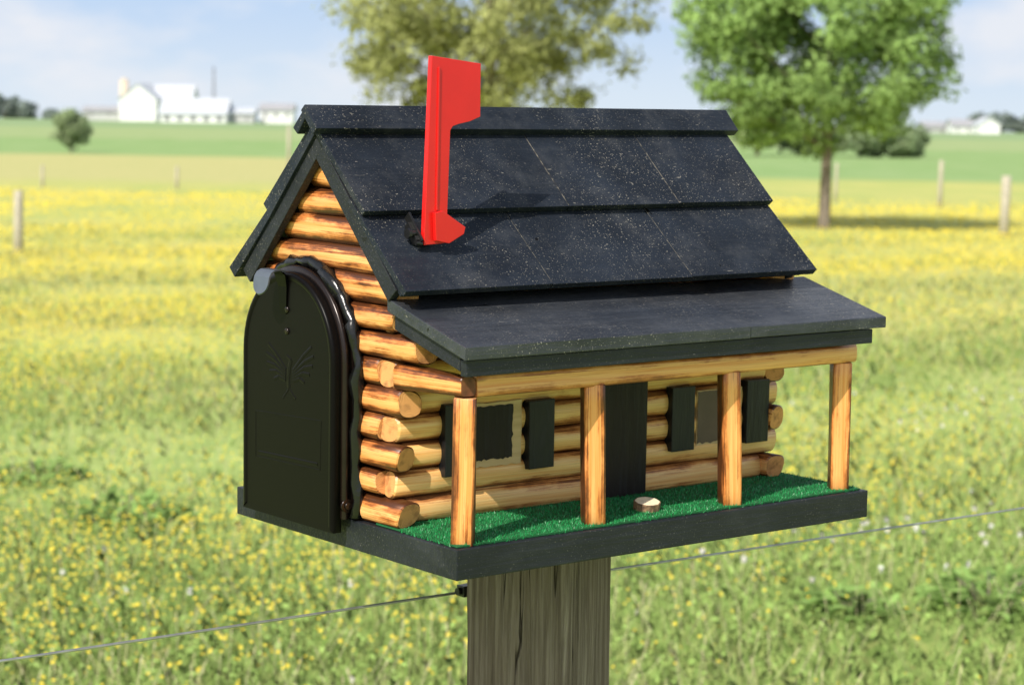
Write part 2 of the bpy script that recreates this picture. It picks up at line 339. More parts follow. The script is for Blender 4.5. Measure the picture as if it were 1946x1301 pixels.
# porch roof
YP=-.0136; pr=MB()
def pq(x,y,off):
    z=.1980+(y-YP)*.2795; return (x,y,z+off)
xs=[-.0045,.3215,.5035]
for i in range(2):
    a,b=xs[i]+(.0004 if i else 0),xs[i+1]-(.0004 if i==0 else 0); th=.0112; e=.0008*i; up=-.0007*i
    pr.hexa([pq(a,YP+e,-th),pq(b,YP+e,-th),pq(b,.0985,-th),pq(a,.0985,-th),pq(a,YP+e,up),pq(b,YP+e,up),pq(b,.0985,up),pq(a,.0985,up)])
proof=pr.build('porch_roof',M['porch'],root,.0009)
fa=MB(); fx0=.0005; fx1=.4885
fa.box((fx0,-.0095,.1725),(fx1,-.0010,.1862)); fa.build('fascia',M['black'],proof,.0008)
for xa in (fx0,fx1-.008):
    m=MB(); m.hexa([pq(xa,-.0005,-.0255),pq(xa+.008,-.0005,-.0255),pq(xa+.008,.094,-.0255),pq(xa,.094,-.0255),pq(xa,-.0005,-.0118),pq(xa+.008,-.0005,-.0118),pq(xa+.008,.094,-.0118),pq(xa,.094,-.0118)])
    m.build('fascia',M['blackrough'],proof,.0008)
# porch beams and posts
YPO=.018
MB().log((.0262,YPO,.1612),(.4875,YPO,.1612),.0093,n=36,m=12,sq=7,ch=.001,chr_=.94).build('porch_beam',[M['pine_beam'],M['end']],root)
for x in (.0172,.4695): MB().log((x,.0100,.1612),(x,.1035,.160),.0084,r1=.0118,n=28,sq=4,ch=.001,chr_=.94).build('side_beam',[M['pine'],M['char']],root)
def post(x,y,dx,dy,ztop,r=.0093,turn=0):
    a=math.radians(27+turn); m=MB(); m.log((x,y,T),(x+dx,y+dy,ztop),r,ref=(-math.cos(a),math.sin(a),0),n=48,m=8,j=.00025,sq=14,ch=.0006,chr_=.96); return m.build('porch_post',[M['pine_post'],M['end']],root)
post(.0180,.0165,.001,0,.1515,.0096,14); post(.1655,.0200,-.0058,-.002,.1535,.0095); post(.3305,.0180,-.0062,-.001,.1535,.0090,-3); post(.4762,.0180,-.0008,0,.1520,.0092,6)
# windows, shutters, door
def shutter(cx,cy,wx_,h):
    p=hy(cx,cy,YW-.004); m=MB(); m.box((p[0]-wx_/2,YW-.0065,p[2]-h/2),(p[0]+wx_/2,YW+.004,p[2]+h/2),0,.0005); return m.build('shutter',M['shutter'],root,.0008)
SHW=.0300; SHH=.0625
shutter(868,836,SHW*.95,SHH+.002); shutter(1027,824,SHW,SHH+.001); shutter(1296,795,SHW*1.0,SHH); shutter(1437,780,SHW*1.02,SHH)
for (cx,cy,w_,h_,pmat,rm_) in ((943,824,.058,.058,'brown',.0105),(1367,790,.060,.054,'pane',.0035)):
    p=hy(cx,cy,YW-.001); x0,x1,z0,z1=p[0]-w_/2,p[0]+w_/2,p[2]-h_/2,p[2]+h_/2
    rag=[]
    for i in range(10): rag.append((x0+(x1-x0)*i/10,z0+random.uniform(-.0010,.0008)))
    for i in range(10): rag.append((x1+random.uniform(-.0006,.0006),z0+(z1-z0)*i/10))
    for i in range(10): rag.append((x1+(x0-x1)*i/10,z1+random.uniform(-.0005,.0005)))
    for i in range(10): rag.append((x0,z1+(z0-z1)*i/10))
    fr=MB(); fr.prism(rag,1,YW-.0012,YW+.006); fo=fr.build('window_frame',M['plank'],root)
    pts=[]; ix0,ix1,iz0,iz1=x0+(.004 if rm_>.01 else .0005),x1-rm_,z0+(.0065 if rm_>.01 else .0025),z1-(.003 if rm_>.01 else .001)
    for i in range(16): pts.append((ix0+(ix1-ix0)*i/16,iz0+random.uniform(-.0014,.0010)))
    for i in range(14): pts.append((ix1+random.uniform(-.0016,.0014),iz0+(iz1-iz0)*i/14))
    for i in range(14): pts.append((ix1+(ix0-ix1)*i/14,iz1+random.uniform(-.0004,.0004)))
    for i in range(12): pts.append((ix0+random.uniform(-.0004,.0004),iz1+(iz0-iz1)*i/12))
    pm_=MB(); pm_.prism(pts,1,YW-.0018,YW+.002); pm_.build('window_pane',M[pmat],fo)
a=hy(1137,955,YW-.003); b=hy(1230,722,YW-.003)
MB().box((a[0],YW-.0042,T+.001),(b[0],YW+.006,b[2]),0,.0004).build('door',M['brown'],root,.0008)
# steel mailbox shell in the gable end
YC,RD,ZS,ZD0=.2395,.0768,.1655,.0150
def arch(r,z0,n=28,yc=YC,zs=ZS):
    return [(yc-r,z0)]+[(yc-r*math.cos(math.pi*i/n),zs+r*math.sin(math.pi*i/n)) for i in range(n+1)]+[(yc+r,z0)]
def shell(mb,prof_list):
    n=len(prof_list[0][1]); V=[];Fc=[]
    for x,pl in prof_list: V+=[(x,u,v) for u,v in pl]
    for i in range(len(prof_list)-1):
        for k in range(n-1): Fc.append((i*n+k,i*n+k+1,(i+1)*n+k+1,(i+1)*n+k))
    mb.add(V,Fc,0,None,True)
RB=.0800
sh=MB(); shell(sh,[(x,arch(r,T+.0008)) for x,r in ((-.0085,RB-.004),(-.0085,RB+.0015),(-.0065,RB+.0025),(-.0040,RB+.0025),(-.0025,RB+.0005),(-.0015,RB),(.0005,RB+.001),(.0020,RB+.0012),(.030,RB+.0012),(.20,RB))])
body=sh.build('mailbox_body',M['sheet'],root)
ck=MB(); pf=arch(RB+.0058,T+.003,40); cp=[];cr=[]
for i in range(len(pf)-1):
    m_=9 if i in (0,len(pf)-2) else 1
    for q in range(m_):
        f_=q/m_
        y=pf[i][0]+(pf[i+1][0]-pf[i][0])*f_; z=pf[i][1]+(pf[i+1][1]-pf[i][1])*f_
        k=random.uniform(-.0020,.0020); cp.append((.0024+random.uniform(-.0008,.0008),y+k,z+k*.5)); cr.append(random.uniform(.0038,.0074))
ck.tube(cp,cr,10,0,.2); ck.build('sealant',M['caulk'],body)
bl=MB(); q=hx(628,530,.001); bl.tube([(q[0]+.002,q[1]+.022,q[2]+.004),(q[0]-.001,q[1]+.008,q[2]+.004),(q[0],q[1]-.010,q[2]-.006),(q[0]+.002,q[1]-.028,q[2]-.028)],[.003,.007,.0075,.003],10,0,.3); bl.build('sealant',M['caulk'],body)
rv=MB(); yv=YC-RB-.0012
for r_,y_,y2 in ((.0062,yv-.0015,yv+.002),(.0032,yv-.0032,yv)): rv.tube([(-.0045,y_,.0395),(-.0045,y2,.0395)],r_,18)
rv.build('hinge_rivet',M['sheet'],body)
dr=MB(); XD=-.0175
pl=arch(RD,ZD0); shell(dr,[(-.0075,pl),(XD+.0028,pl),(XD+.0008,arch(RD-.0009,ZD0+.0008)),(XD,arch(RD-.0026,ZD0+.0024)),(XD+.0002,arch(RD-.0060,ZD0+.0050)),(XD+.0012,arch(RD-.0072,ZD0+.0062))])
pin=arch(RD-.0072,ZD0+.0062); dr.add([(XD+.0012,u,v) for u,v in pin],[tuple(range(len(pin)))])
po=arch(RD,ZD0)
dr.add([(-.0075,po[0][0],po[0][1]),(-.0075,po[-1][0],po[-1][1]),(XD+.001,po[-1][0],po[-1][1]),(XD+.001,po[0][0],po[0][1]),(XD+.0012,pin[-1][0],pin[-1][1]),(XD+.0012,pin[0][0],pin[0][1])],[(0,1,2,3),(3,2,4,5)])
door=dr.build('mailbox_door',M['sheetdoor'],root)
# shallow relief: framed rectangle and spread-wing emblem
em=MB(); XE=XD+.0012
def ridge(pts,w,h=.00032):
    for (a,b),(c,d) in zip(pts[:-1],pts[1:]):
        p=hx(a,b,XE);q=hx(c,d,XE); dv=np.array([q[1]-p[1],q[2]-p[2]]);ln=np.linalg.norm(dv)+1e-9;nn=np.array([-dv[1],dv[0]])/ln*w/2
        P=[(XE+.0004,p[1]+nn[0],p[2]+nn[1]),(XE+.0004,p[1]-nn[0],p[2]-nn[1]),(XE+.0004,q[1]-nn[0],q[2]-nn[1]),(XE+.0004,q[1]+nn[0],q[2]+nn[1])]
        T_=[(XE-h,p[1]+nn[0]*.3,p[2]+nn[1]*.3),(XE-h,p[1]-nn[0]*.3,p[2]-nn[1]*.3),(XE-h,q[1]-nn[0]*.3,q[2]-nn[1]*.3),(XE-h,q[1]+nn[0]*.3,q[2]+nn[1]*.3)]
        em.hexa(P+T_)
ridge([(549,737),(548,718),(550,698),(553,684)],.0100); ridge([(553,684),(545,676)],.0055); ridge([(538,756),(549,738),(562,758)],.0040)
for i,((lx,ly),(rx,ry)) in enumerate(zip(((510,652),(506,670),(507,688),(512,705),(521,720)),((592,660),(596,678),(594,696),(588,712),(578,727)))):
    ridge([(543,702+5*i),((543+lx)/2-2,(702+5*i+ly)/2-6),(lx,ly)],.0062); ridge([(557,704+5*i),((557+rx)/2+2,(704+5*i+ry)/2-6),(rx,ry)],.0062)
ridge([(486,780),(610,800),(608,893),(486,866),(486,780)],.0022,.00028); ridge([(492,858),(603,882)],.0055,.0003)
em.build('embossed_emblem',M['sheetdoor'],door)
def strip(path,name,mat,yl):
    lt=MB(); V=[]
    for i,(x0,z0,h0) in enumerate(path):
        x_,z_=path[max(i-1,0)][:2]; x2,z2=path[min(i+1,len(path)-1)][:2]; dx,dz=x2-x_,z2-z_; ln=math.hypot(dx,dz); nx,nz=-dz/ln*.0007,dx/ln*.0007
        V+=[(x0-nx,yl-h0,z0-nz),(x0-nx,yl+h0,z0-nz),(x0+nx,yl+h0,z0+nz),(x0+nx,yl-h0,z0+nz)]
    n=len(path); Fc=[(0,1,2,3),(4*n-4,4*n-1,4*n-2,4*n-3)]
    for i in range(n-1):
        for k in range(4): Fc.append((4*i+k,4*i+4+k,4*i+4+(k+1)%4,4*i+(k+1)%4))
    lt.add(V,Fc); return lt.build(name,mat,door)
strip([(-.0166,.204,.0045),(-.0172,.214,.0060),(-.0176,.229,.0070),(-.0205,.2400,.0090),(-.026,.2440,.0095)],'latch_hook',M['sheetdoor'],.245)
tp_=[(-.022,.2432,.0090),(-.029,.2448,.0105),(-.035,.2444,.0118),(-.0387,.2424,.0124),(-.0410,.2386,.0126)]
for i in range(9):
    a=i/8*math.pi/2; tp_.append((-.0418-.0004*i,.2344-.0112*math.sin(a),max(.0015,.0126*math.cos(a))))
strip(tp_,'latch_tab',M['zinc'],.2425)
for py in (588,629):
    p=hx(546,py,XE); m=MB(); m.tube([(XE+.0005,p[1],p[2]),(XE-.0012,p[1],p[2]),(XE-.0018,p[1],p[2])],[.0032,.0030,.0016],14); m.build('rivet',M['sheet'],door)
# flag
YFL=.0935
def fp(px,py,y=YFL): p=hy(px,py,y); return (p[0],p[2])
poly=[fp(*q) for q in ((821,106),(914,121),(913,222),(893,231),(872,236),(861,240),(856,248),(850,412),(846,462),(806,466))]
fm=MB(); fm.prism(poly,1,YFL,YFL+.0014)
a0,a1=fp(821,106),fp(806,466); fm.hexa([(a1[0],YFL+.0003,a1[1]),(a1[0]+.0014,YFL+.0003,a1[1]),(a1[0]+.0014,YFL+.0055,a1[1]+.002),(a1[0],YFL+.0055,a1[1]+.002),(a0[0],YFL+.0003,a0[1]),(a0[0]+.0014,YFL+.0003,a0[1]),(a0[0]+.0014,YFL+.0055,a0[1]),(a0[0],YFL+.0055,a0[1])])
tabp=[fp(*q) for q in ((821,404),(836,400),(879,431),(876,444),(848,462),(823,457))]; fm.prism(tabp,1,YFL-.0046,YFL-.0004)
e0,e1=fp(834,128),fp(829,400)
fm.hexa([(e1[0]-.0010,YFL-.0012,e1[1]),(e1[0]+.0010,YFL-.0012,e1[1]),(e1[0]+.0010,YFL+.0005,e1[1]),(e1[0]-.0010,YFL+.0005,e1[1]),(e0[0]-.0010,YFL-.0012,e0[1]),(e0[0]+.0010,YFL-.0012,e0[1]),(e0[0]+.0010,YFL+.0005,e0[1]),(e0[0]-.0010,YFL+.0005,e0[1])])
flag=fm.build('flag',M['red'],root,.0005)
bk=MB()
def rb(x,s,o): y,z=rp(s,o,1); return (x,y,z)
xf=poly[-1][0]
for (x0,x1,s0,s1,o0,o1) in ((xf-.006,xf+.014,.140,.160,.0005,.0080),(xf-.0035,xf-.0015,.132,.163,.003,.0115),(xf+.0140,xf+.0158,.130,.152,.003,.0105)):
    bk.hexa([rb(x0,s0,o0),rb(x1,s0,o0),rb(x1,s1,o0),rb(x0,s1,o0),rb(x0,s0,o1),rb(x1,s0,o1),rb(x1,s1,o1),rb(x0,s1,o1)])
bk.tube([rb(xf-.010,.152,.0070),rb(xf-.001,.152,.0070)],.0034,12); bk.tube([rb(xf-.0120,.152,.0070),rb(xf-.009,.152,.0070)],.0048,6); bk.tube([rb(xf-.007,.162,.0065),rb(xf-.001,.163,.0065)],.0022,10)
bk.build('flag_bracket',M['plastic'],flag,.0004)
# ---- wood slice on porch
p=hz(1230,960,T+.0062); ws=MB(); nn=24; rr=[.0122*(1+random.uniform(-.04,.04)) for _ in range(nn)]
lo=[(r_*math.cos(2*math.pi*i/nn),r_*math.sin(2*math.pi*i/nn),-.004) for i,r_ in enumerate(rr)]; hi=[(x*1.01,y*1.01,.0040) for x,y,_ in lo]; hin=[(x*.93,y*.93,.0043) for x,y,_ in lo]
ws.add(lo+hi,[(i,(i+1)%nn,nn+(i+1)%nn,nn+i) for i in range(nn)]+[tuple(range(nn))[::-1]],0); ws.add(hi+hin,[(i,(i+1)%nn,nn+(i+1)%nn,nn+i) for i in range(nn)],0); ws.add(hin,[tuple(range(nn))],1)
wo=ws.build('wood_slice',[M['slicebark'],M['slicetop']]); pw=ROOT@Vector(p); wo.location=pw; wo.rotation_euler=(.15,-.06,ROTZ)
tag(wo,'small round wood slice with bark lying on the green porch turf','wood slice')
# ---- post
pc=ROOT@Vector((.2405,.1865,0)); wp=.1085
pt=thing('mailbox_post','weathered grey square wooden post carrying the log cabin mailbox','post',(pc.x,pc.y,0),math.radians(-24.5))
m=MB(); k_=40; V=[]
per=[]
for a,b in (((-1,-1),(1,-1)),((1,-1),(1,1)),((1,1),(-1,1)),((-1,1),(-1,-1))):
    for i in range(10): per.append((a[0]+(b[0]-a[0])*i/10,a[1]+(b[1]-a[1])*i/10))
n_=len(per); groove=[random.uniform(-.0008,.0008) for _ in per]
for g_i in (6,14,33): groove[g_i]-=.0026
for i in range(k_+1):
    z=-.3+(ZB-.0005+.3)*i/k_
    for q_,(u,v) in enumerate(per):
        s_=1+(groove[q_]*(1+.5*math.sin(i*.6+q_))+random.uniform(-.0005,.0005))/(wp/2)-(.03 if abs(u)==1 and abs(v)==1 else 0)
        V.append((u*wp/2*s_,v*wp/2*s_,z))
m.add(V,[(i*n_+k,i*n_+(k+1)%n_,(i+1)*n_+(k+1)%n_,(i+1)*n_+k) for i in range(k_) for k in range(n_)]+[tuple(range(k_*n_,(k_+1)*n_))]); m.build('shaft',M['post'],pt)
q=ROOT@Vector(hy(884,1121,.242)); lq=pt.matrix_basis.inverted()@q
cb=MB(); cb.box((-.006,-.006,-.0055),(.010,.006,.0055)); cb.tube([(-.010,0,0),(.004,0,0)],.0038,10); co_=cb.build('wire_clip',M['plastic'],pt,.001); co_.location=lq; co_.rotation_euler=(0,0,ROTZ+math.radians(24.5))
# ---- wire
wl=MB(); A=np.array([-.286,.267,-.0825]);B=np.array([1.024,.222,-.0825]); dW=B-A
pts=[ROOT@Vector(A+dW*s_) for s_ in np.linspace(-2.2,9,60)]; wl.tube(pts,.0014,8)
tag(wl.build('fence_wire',M['steel']),'taut single steel wire running behind the mailbox post','wire')
# ================================================================== SETTING
Dv=np.concatenate([[-60,-30,-10],np.arange(-4,40,1.0),np.geomspace(40,3200,110)]); nc=61
V=[];Fc=[]
for d in Dv:
    W=max(70,d*1.6)
    for c in np.linspace(-1,1,nc):
        x=W*np.sign(c)*abs(c)**1.7; V.append((x,wy(d),float(ground(d))+ (0.02*math.sin(x*1.3+d)+.03*math.sin(d*.7-x*.5))*(1 if d>4 else .3)))
for i in range(len(Dv)-1):
    for k in range(nc-1): Fc.append((i*nc+k,i*nc+k+1,(i+1)*nc+k+1,(i+1)*nc+k))
g_=MB(); g_.add(V,Fc,0,None,True); tag(g_.build('ground',M['ground']),kind='structure')
# grass
def scatter(N,d0,d1,pw=1.0,spread=.40):
    u=rng.uniform(0,1,N)**pw; d=d0*(d1/d0)**u; x=CAMW.x+rng.uniform(-1,1,N)*(spread*d+.4); return x,d
def patch(x,y,f,seed):
    r=np.random.default_rng(seed); s=np.zeros_like(x)
    for i in range(7):
        a=r.uniform(0,6.28); k=f*r.uniform(.5,1.8); s+=np.sin((x*math.cos(a)+y*math.sin(a))*k+r.uniform(0,6.28))
    return s/7**.5
x,d=scatter(300000,3.4,50,1.25,.34); y=wy(d); z=ground(d); N=len(x)
sz=np.maximum(1,d/16); hgt=rng.uniform(.025,.082,N); hgt*=1+.3*patch(x,y,1.1,2); hgt=np.clip(hgt,.018,.125)
a=rng.uniform(0,6.28,N); wd=rng.uniform(.0014,.0030,N)*sz; ln=rng.normal(0,1,(N,2))*hgt[:,None]*.7
bx=np.c_[np.cos(a)*wd,np.sin(a)*wd,np.zeros(N)]; b0=np.c_[x,y,z-.02]; md=np.c_[x+ln[:,0]*.35,y+ln[:,1]*.35,z+hgt*.62]; tp=np.c_[x+ln[:,0],y+ln[:,1],z+hgt]
P=np.stack([b0-bx,b0+bx,md+bx*.75,tp,md-bx*.75],1)
pt_=patch(x,y,.8,4); pal=np.array([[.28,.43,.11],[.38,.53,.155],[.48,.58,.185],[.58,.61,.235],[.68,.63,.33]])
ii=np.clip((1.4+pt_*.65+rng.normal(0,.85,N)+np.clip((d-9)/18,0,1.2)).astype(int),0,4); cl=pal[ii]*rng.uniform(.80,1.2,N)[:,None]
tag(polys('meadow_grass',P,cl,M['blade']),'short green meadow grass','grass',kind='stuff')
x,d=scatter(7000,5.0,40,1.1,.36); y=wy(d); z=ground(d); N=len(x); hgt=rng.uniform(.09,.18,N); a=rng.uniform(0,6.28,N); wd=.0010*np.maximum(1,d/9); ln=rng.normal(0,.05,(N,2))
bx=np.c_[np.cos(a)*wd,np.sin(a)*wd,np.zeros(N)]; b0=np.c_[x,y,z]; tp=np.c_[x+ln[:,0],y+ln[:,1],z+hgt]; tm_=b0+(tp-b0)*.8
P=np.stack([b0-bx,b0+bx,tm_+bx,tm_+bx*2.4+(tp-b0)*.08,tp,tm_-bx*2.4+(tp-b0)*.08,tm_-bx],1); cl=np.array([[.60,.58,.32]])*rng.uniform(.75,1.2,N)[:,None]
tag(polys('seed_grass',P,cl,M['blade']),'thin straw coloured seed heads of meadow grass','grass',kind='stuff')
def tilt_polys(x,y,z,r,k,tilt):
    N=len(x); nrm=np.c_[rng.normal(0,tilt,N),rng.normal(0,tilt,N)-.25,np.ones(N)]; nrm/=np.linalg.norm(nrm,axis=1)[:,None]
    e0=np.cross(nrm,np.tile([[0.,1,.01]],(N,1)));e0/=np.linalg.norm(e0,axis=1)[:,None];e1=np.cross(nrm,e0); ph=rng.uniform(0,6.28,N)
    c=np.c_[x,y,z]; return np.stack([c+(e0*np.cos(ph+2*math.pi*i/k)[:,None]+e1*np.sin(ph+2*math.pi*i/k)[:,None])*r[:,None]*(1 if i%2 else .85) for i in range(k)],1)
x,d=scatter(34000,3.4,26,1.2); y=wy(d); N=len(x); z=ground(d)+rng.uniform(.01,.05,N)
r=rng.uniform(.005,.013,N)*np.maximum(1,d/12); P=tilt_polys(x,y,z,r,5,.6); cl=np.array([[.33,.48,.13]])*rng.uniform(.7,1.35,N)[:,None]
tag(polys('clover_leaves',P,cl,M['blade']),'low green clover leaves','ground cover',kind='stuff')
# buttercups: thin near the post, a carpet in the middle distance
x,d=scatter(300000,4.5,75,.85,.34); y=wy(d); N=len(x)
pz=.7*patch(x,y*.6,.9,9)+.6*patch(x,y*.35,.32,12); keep=(pz+rng.normal(0,.9,N)+np.clip((d-7.0)/5,0,1)*1.9)>2.05-.35*(x<CAMW.x); x,y,d=x[keep],y[keep],d[keep]; N=len(x)
z=ground(d)+rng.uniform(.05,.12,N); r=rng.uniform(.0044,.0078,N)*np.maximum(1,d/14); P=tilt_polys(x,y,z,r,6,.5); cl=np.array([[.95,.77,.10]])*rng.uniform(.82,1.05,N)[:,None]
tag(polys('buttercup_flowers',P,cl,M['petal']),'scattered yellow buttercup flowers','flowers',kind='stuff')
x,d=scatter(3600,4.6,14,1.0); y=wy(d); N=len(x); keep=(patch(x,y,1.2,21)+rng.normal(0,.5,N))>1.35; x,y,d=x[keep],y[keep],d[keep]; N=len(x)
z=ground(d)+rng.uniform(.04,.09,N)
Pw=np.concatenate([tilt_polys(x,y,z+o,rng.uniform(.007,.012,N),6,.9) for o in (0,.006,.011)]); cl=np.array([[.78,.77,.70]])*rng.uniform(.75,1.1,3*N)[:,None]
tag(polys('clover_blossoms',Pw,cl,M['petal']),'small white clover blossoms','flowers',kind='stuff')
# leafy weeds
def leafpoly(c,dirs,L_,W_):
    dn=dirs/np.linalg.norm(dirs,axis=1)[:,None]; sd=np.cross(dn,np.tile([[0,0,1.]],(len(dn),1)));sd/=np.linalg.norm(sd,axis=1)[:,None]+1e-6
    L_=L_[:,None];W_=W_[:,None]; dz=np.zeros_like(dn);dz[:,2]=1
    return np.stack([c,c+dn*L_*.35+sd*W_,c+dn*L_*.75+sd*W_*.7-dz*L_*.05,c+dn*L_-dz*L_*.18,c+dn*L_*.75-sd*W_*.7-dz*L_*.05,c+dn*L_*.35-sd*W_],1)
for px,py,dd,rad,nl,hh,lab in ((240,985,8.3,.22,260,.14,'leafy dark green weed clump in the grass left of the mailbox'),(60,905,9.4,.20,200,.12,'low dark weed clump at the left edge of the meadow'),(1905,1165,6.9,.20,240,.14,'dark weed clump at the lower right of the meadow'),(1640,1185,6.8,.14,150,.09,'small weed clump in the grass right of the mailbox post')):
    w_=thing('weed_clump',lab,'weed',(wx(px,dd),wy(dd),float(ground(dd))))
    rr=rad*np.sqrt(rng.uniform(0,1,nl)); aa=rng.uniform(0,6.28,nl); c=np.c_[rr*np.cos(aa),rr*np.sin(aa),rng.uniform(.02,1,nl)*hh*(1-.6*(rr/rad)**2)]
    dr_=np.c_[np.cos(aa)+rng.normal(0,.5,nl),np.sin(aa)+rng.normal(0,.5,nl),rng.normal(.35,.4,nl)]
    polys('leaves',leafpoly(c,dr_,rng.uniform(.05,.10,nl),rng.uniform(.010,.02,nl)),np.array([[.25,.39,.11]])*rng.uniform(.6,1.5,nl)[:,None],M['weed'],w_)
    st=MB()
    for i in range(9):
        a_=random.uniform(0,6.28); st.tube([(0,0,-.02),(rad*.3*math.cos(a_),rad*.3*math.sin(a_),hh*.5),(rad*.55*math.cos(a_),rad*.55*math.sin(a_),hh*.85)],[.004,.003,.0015],5)
    st.build('stems',M['bark'],w_)
# trees
def crown_mesh(name,parent,cl,per,size,base,mat,cen,rad,shell_=.4):
    pos=[];col=[];out=[];nm=[]
    for (c,r,tone) in cl:
        u=rng.normal(0,1,(per,3));u/=np.linalg.norm(u,axis=1)[:,None]; q=rng.uniform(0,1,per)**shell_*rng.uniform(.75,1.45,per); p=np.array(c)+u*(q*r)[:,None]*np.array([1,1,.75]); pos.append(p); out.append(u)
        big=(np.array(c)-np.array(cen))/np.array(rad); nm.append(u*.7+big*.65+np.array([0,0,.35]))
        col.append(np.array([base])*tone*rng.uniform(.75,1.25,per)[:,None]+rng.uniform(0,.03,per)[:,None]*np.array([[1,.8,0]]))
    p=np.concatenate(pos);col=np.concatenate(col);out=np.concatenate(out);nm=np.concatenate(nm);n=len(p)
    nm/=np.linalg.norm(nm,axis=1)[:,None]+1e-6
    nr=out*.5+rng.normal(0,.7,(n,3))+np.array([0,0,.35]); nr/=np.linalg.norm(nr,axis=1)[:,None]
    fl=np.sum(nr*nm,axis=1)<0; nr[fl]*=-1
    h_=rng.normal(0,1,(n,3)); e0=np.cross(nr,h_);e0/=np.linalg.norm(e0,axis=1)[:,None];e1=np.cross(nr,e0)
    s=rng.uniform(.6,1.3,n)[:,None]*size
    return polys(name,np.stack([p-e0*s,p-e1*s*.5,p+e0*s,p+e1*s*.5],1),col,mat,parent,nm)
def tree(px,D_,label,center,rad,ncl,clr,per,size,base,trunk_r,group=None,limbs=14,name='tree',top=None,egg=0):
    t_=thing(name,label,'tree' if name!='bush' else 'bush',(wx(px,D_),wy(D_),float(ground(D_))),0,group)
    cl=[]
    while len(cl)<ncl:
        u=rng.normal(0,1,3);u/=np.linalg.norm(u); q=rng.uniform(.12,1)**.45
        v=u*q; k=1-egg*max(0,v[2]); c=np.array(center)+v*np.array(rad)*np.array([k,k,1])
        cl.append((c,rng.uniform(*clr),rng.uniform(.87,1.13)*(.95+.15*v[2])))
    crown_mesh('crown',t_,cl,per,size,base,M['leaf'],center,rad)
    tm=MB(); zt=top or center[2]+rad[2]*.5
    tm.tube([(0,0,-.3),(0,0,.05),(.03,0,zt*.3),(-.05,.03,zt*.6),(0,0,zt)],[trunk_r*1.35,trunk_r*1.1,trunk_r*.85,trunk_r*.55,trunk_r*.12],10,0,.08)
    for i in range(limbs):
        c=cl[int(rng.integers(len(cl)))][0]; z0=max(center[2]-rad[2]*.9,min(zt*.9,c[2]-np.hypot(c[0],c[1])*.7)); z0=max(z0,zt*.2)
        mdp=(c[0]*.45,c[1]*.45,z0+(c[2]-z0)*.4+.1); tm.tube([(0,0,z0),mdp,tuple(c)],[trunk_r*.32,trunk_r*.18,trunk_r*.04],6)
    tm.build('trunk',M['bark'],t_); return t_
tree(1562,53,'broad green shade tree with bare lower trunk right of the mailbox',(-.2,0,4.95),(3.4,3.4,3.25),245,(.34,.70),190,.092,(.34,.51,.17),.14,limbs=24,egg=.1,name='shade_tree')
tree(920,70,'large olive green tree rising behind the mailbox roof',(0,0,6.05),(4.95,4.9,4.0),215,(.38,.88),165,.105,(.48,.52,.21),.2,limbs=28,name='olive_tree')
# middle distance
tree(1432,195,'light green tree left of the dark hedge trees',(0,0,3.0),(2.6,2.6,2.4),24,(.7,1.1),90,.28,(.37,.45,.23),.15,limbs=4,name='field_tree')
for px,w_,h_,lab in ((1530,2.8,3.0,'dark tree just left of the shade tree trunk, beyond the field'),(1625,3.0,3.2,'dark tree seen right of the shade tree trunk, beyond the field'),(1705,2.3,2.7,'dark tree at the right end of the dark hedge row')):
    tree(px,198,lab,(0,0,h_*.52),(w_,w_,h_*.5),30,(.5,.9),90,.26,(.29,.38,.21),.12,limbs=2,name='field_tree')
tree(133,163,'round green bush standing alone in the left field',(0,0,1.85),(1.15,1.15,1.45),34,(.45,.6),130,.15,(.34,.43,.24),.1,limbs=3,name='bush')
for px,w_,h_,lab in ((8,4.5,6.5,'dark distant tree at the far left edge of the skyline'),(42,3.5,4.6,'smaller dark distant tree beside the far left skyline tree'),(1888,4,5.6,'dark distant tree right of the far white houses'),(1935,4.5,5.0,'dark distant tree at the far right edge of the skyline'),(1846,3,5.0,'small distant tree among the far white houses'),(95,2,2.2,'tiny distant shrub between the left trees and the farm')):
    tree(px,660,lab,(0,0,h_*.55),(w_,w_,h_*.5),16,(1.2,2.2),60,.8,(.27,.33,.30),.25,limbs=0,name='skyline_tree')  # leaf colour lightened: distance haze is mixed into it
# fence posts
for px,pb,ptp,dd,lab in ((31,478,360,37.6,'grey wooden fence post at the left edge, nearest of the field posts'),(78,356,312,78,'faint fence post far off in the left field, beside the left edge'),(333,352,314,80,'faint fence post far off in the field left of the roof'),(1905,446,332,51.3,'grey wooden fence post at the right edge, nearest on that side'),(1781,391,303,71,'thin fence post between the shade tree and the right edge post'),(1583,382,308,76,'thin fence post just right of the shade tree trunk'),(545,300,238,120,'pale slim post beside the left end of the mailbox roof')):
    zg=float(ground(dd)); ht=wz(px,ptp,dd)-zg; f_=MB(); r_=.0024*dd if dd<60 else (.00115 if dd<75 else .0008)*dd
    f_.tube([(0,0,-.3),(0,0,ht*.5),(.01,0,ht-.02),(.01,0,ht)],[r_,r_*.96,r_*.93,r_*.75],10,0,.06); o=f_.build('fence_post',M['fpost']); o.location=(wx(px,dd),wy(dd),zg); tag(o,lab,'fence post')
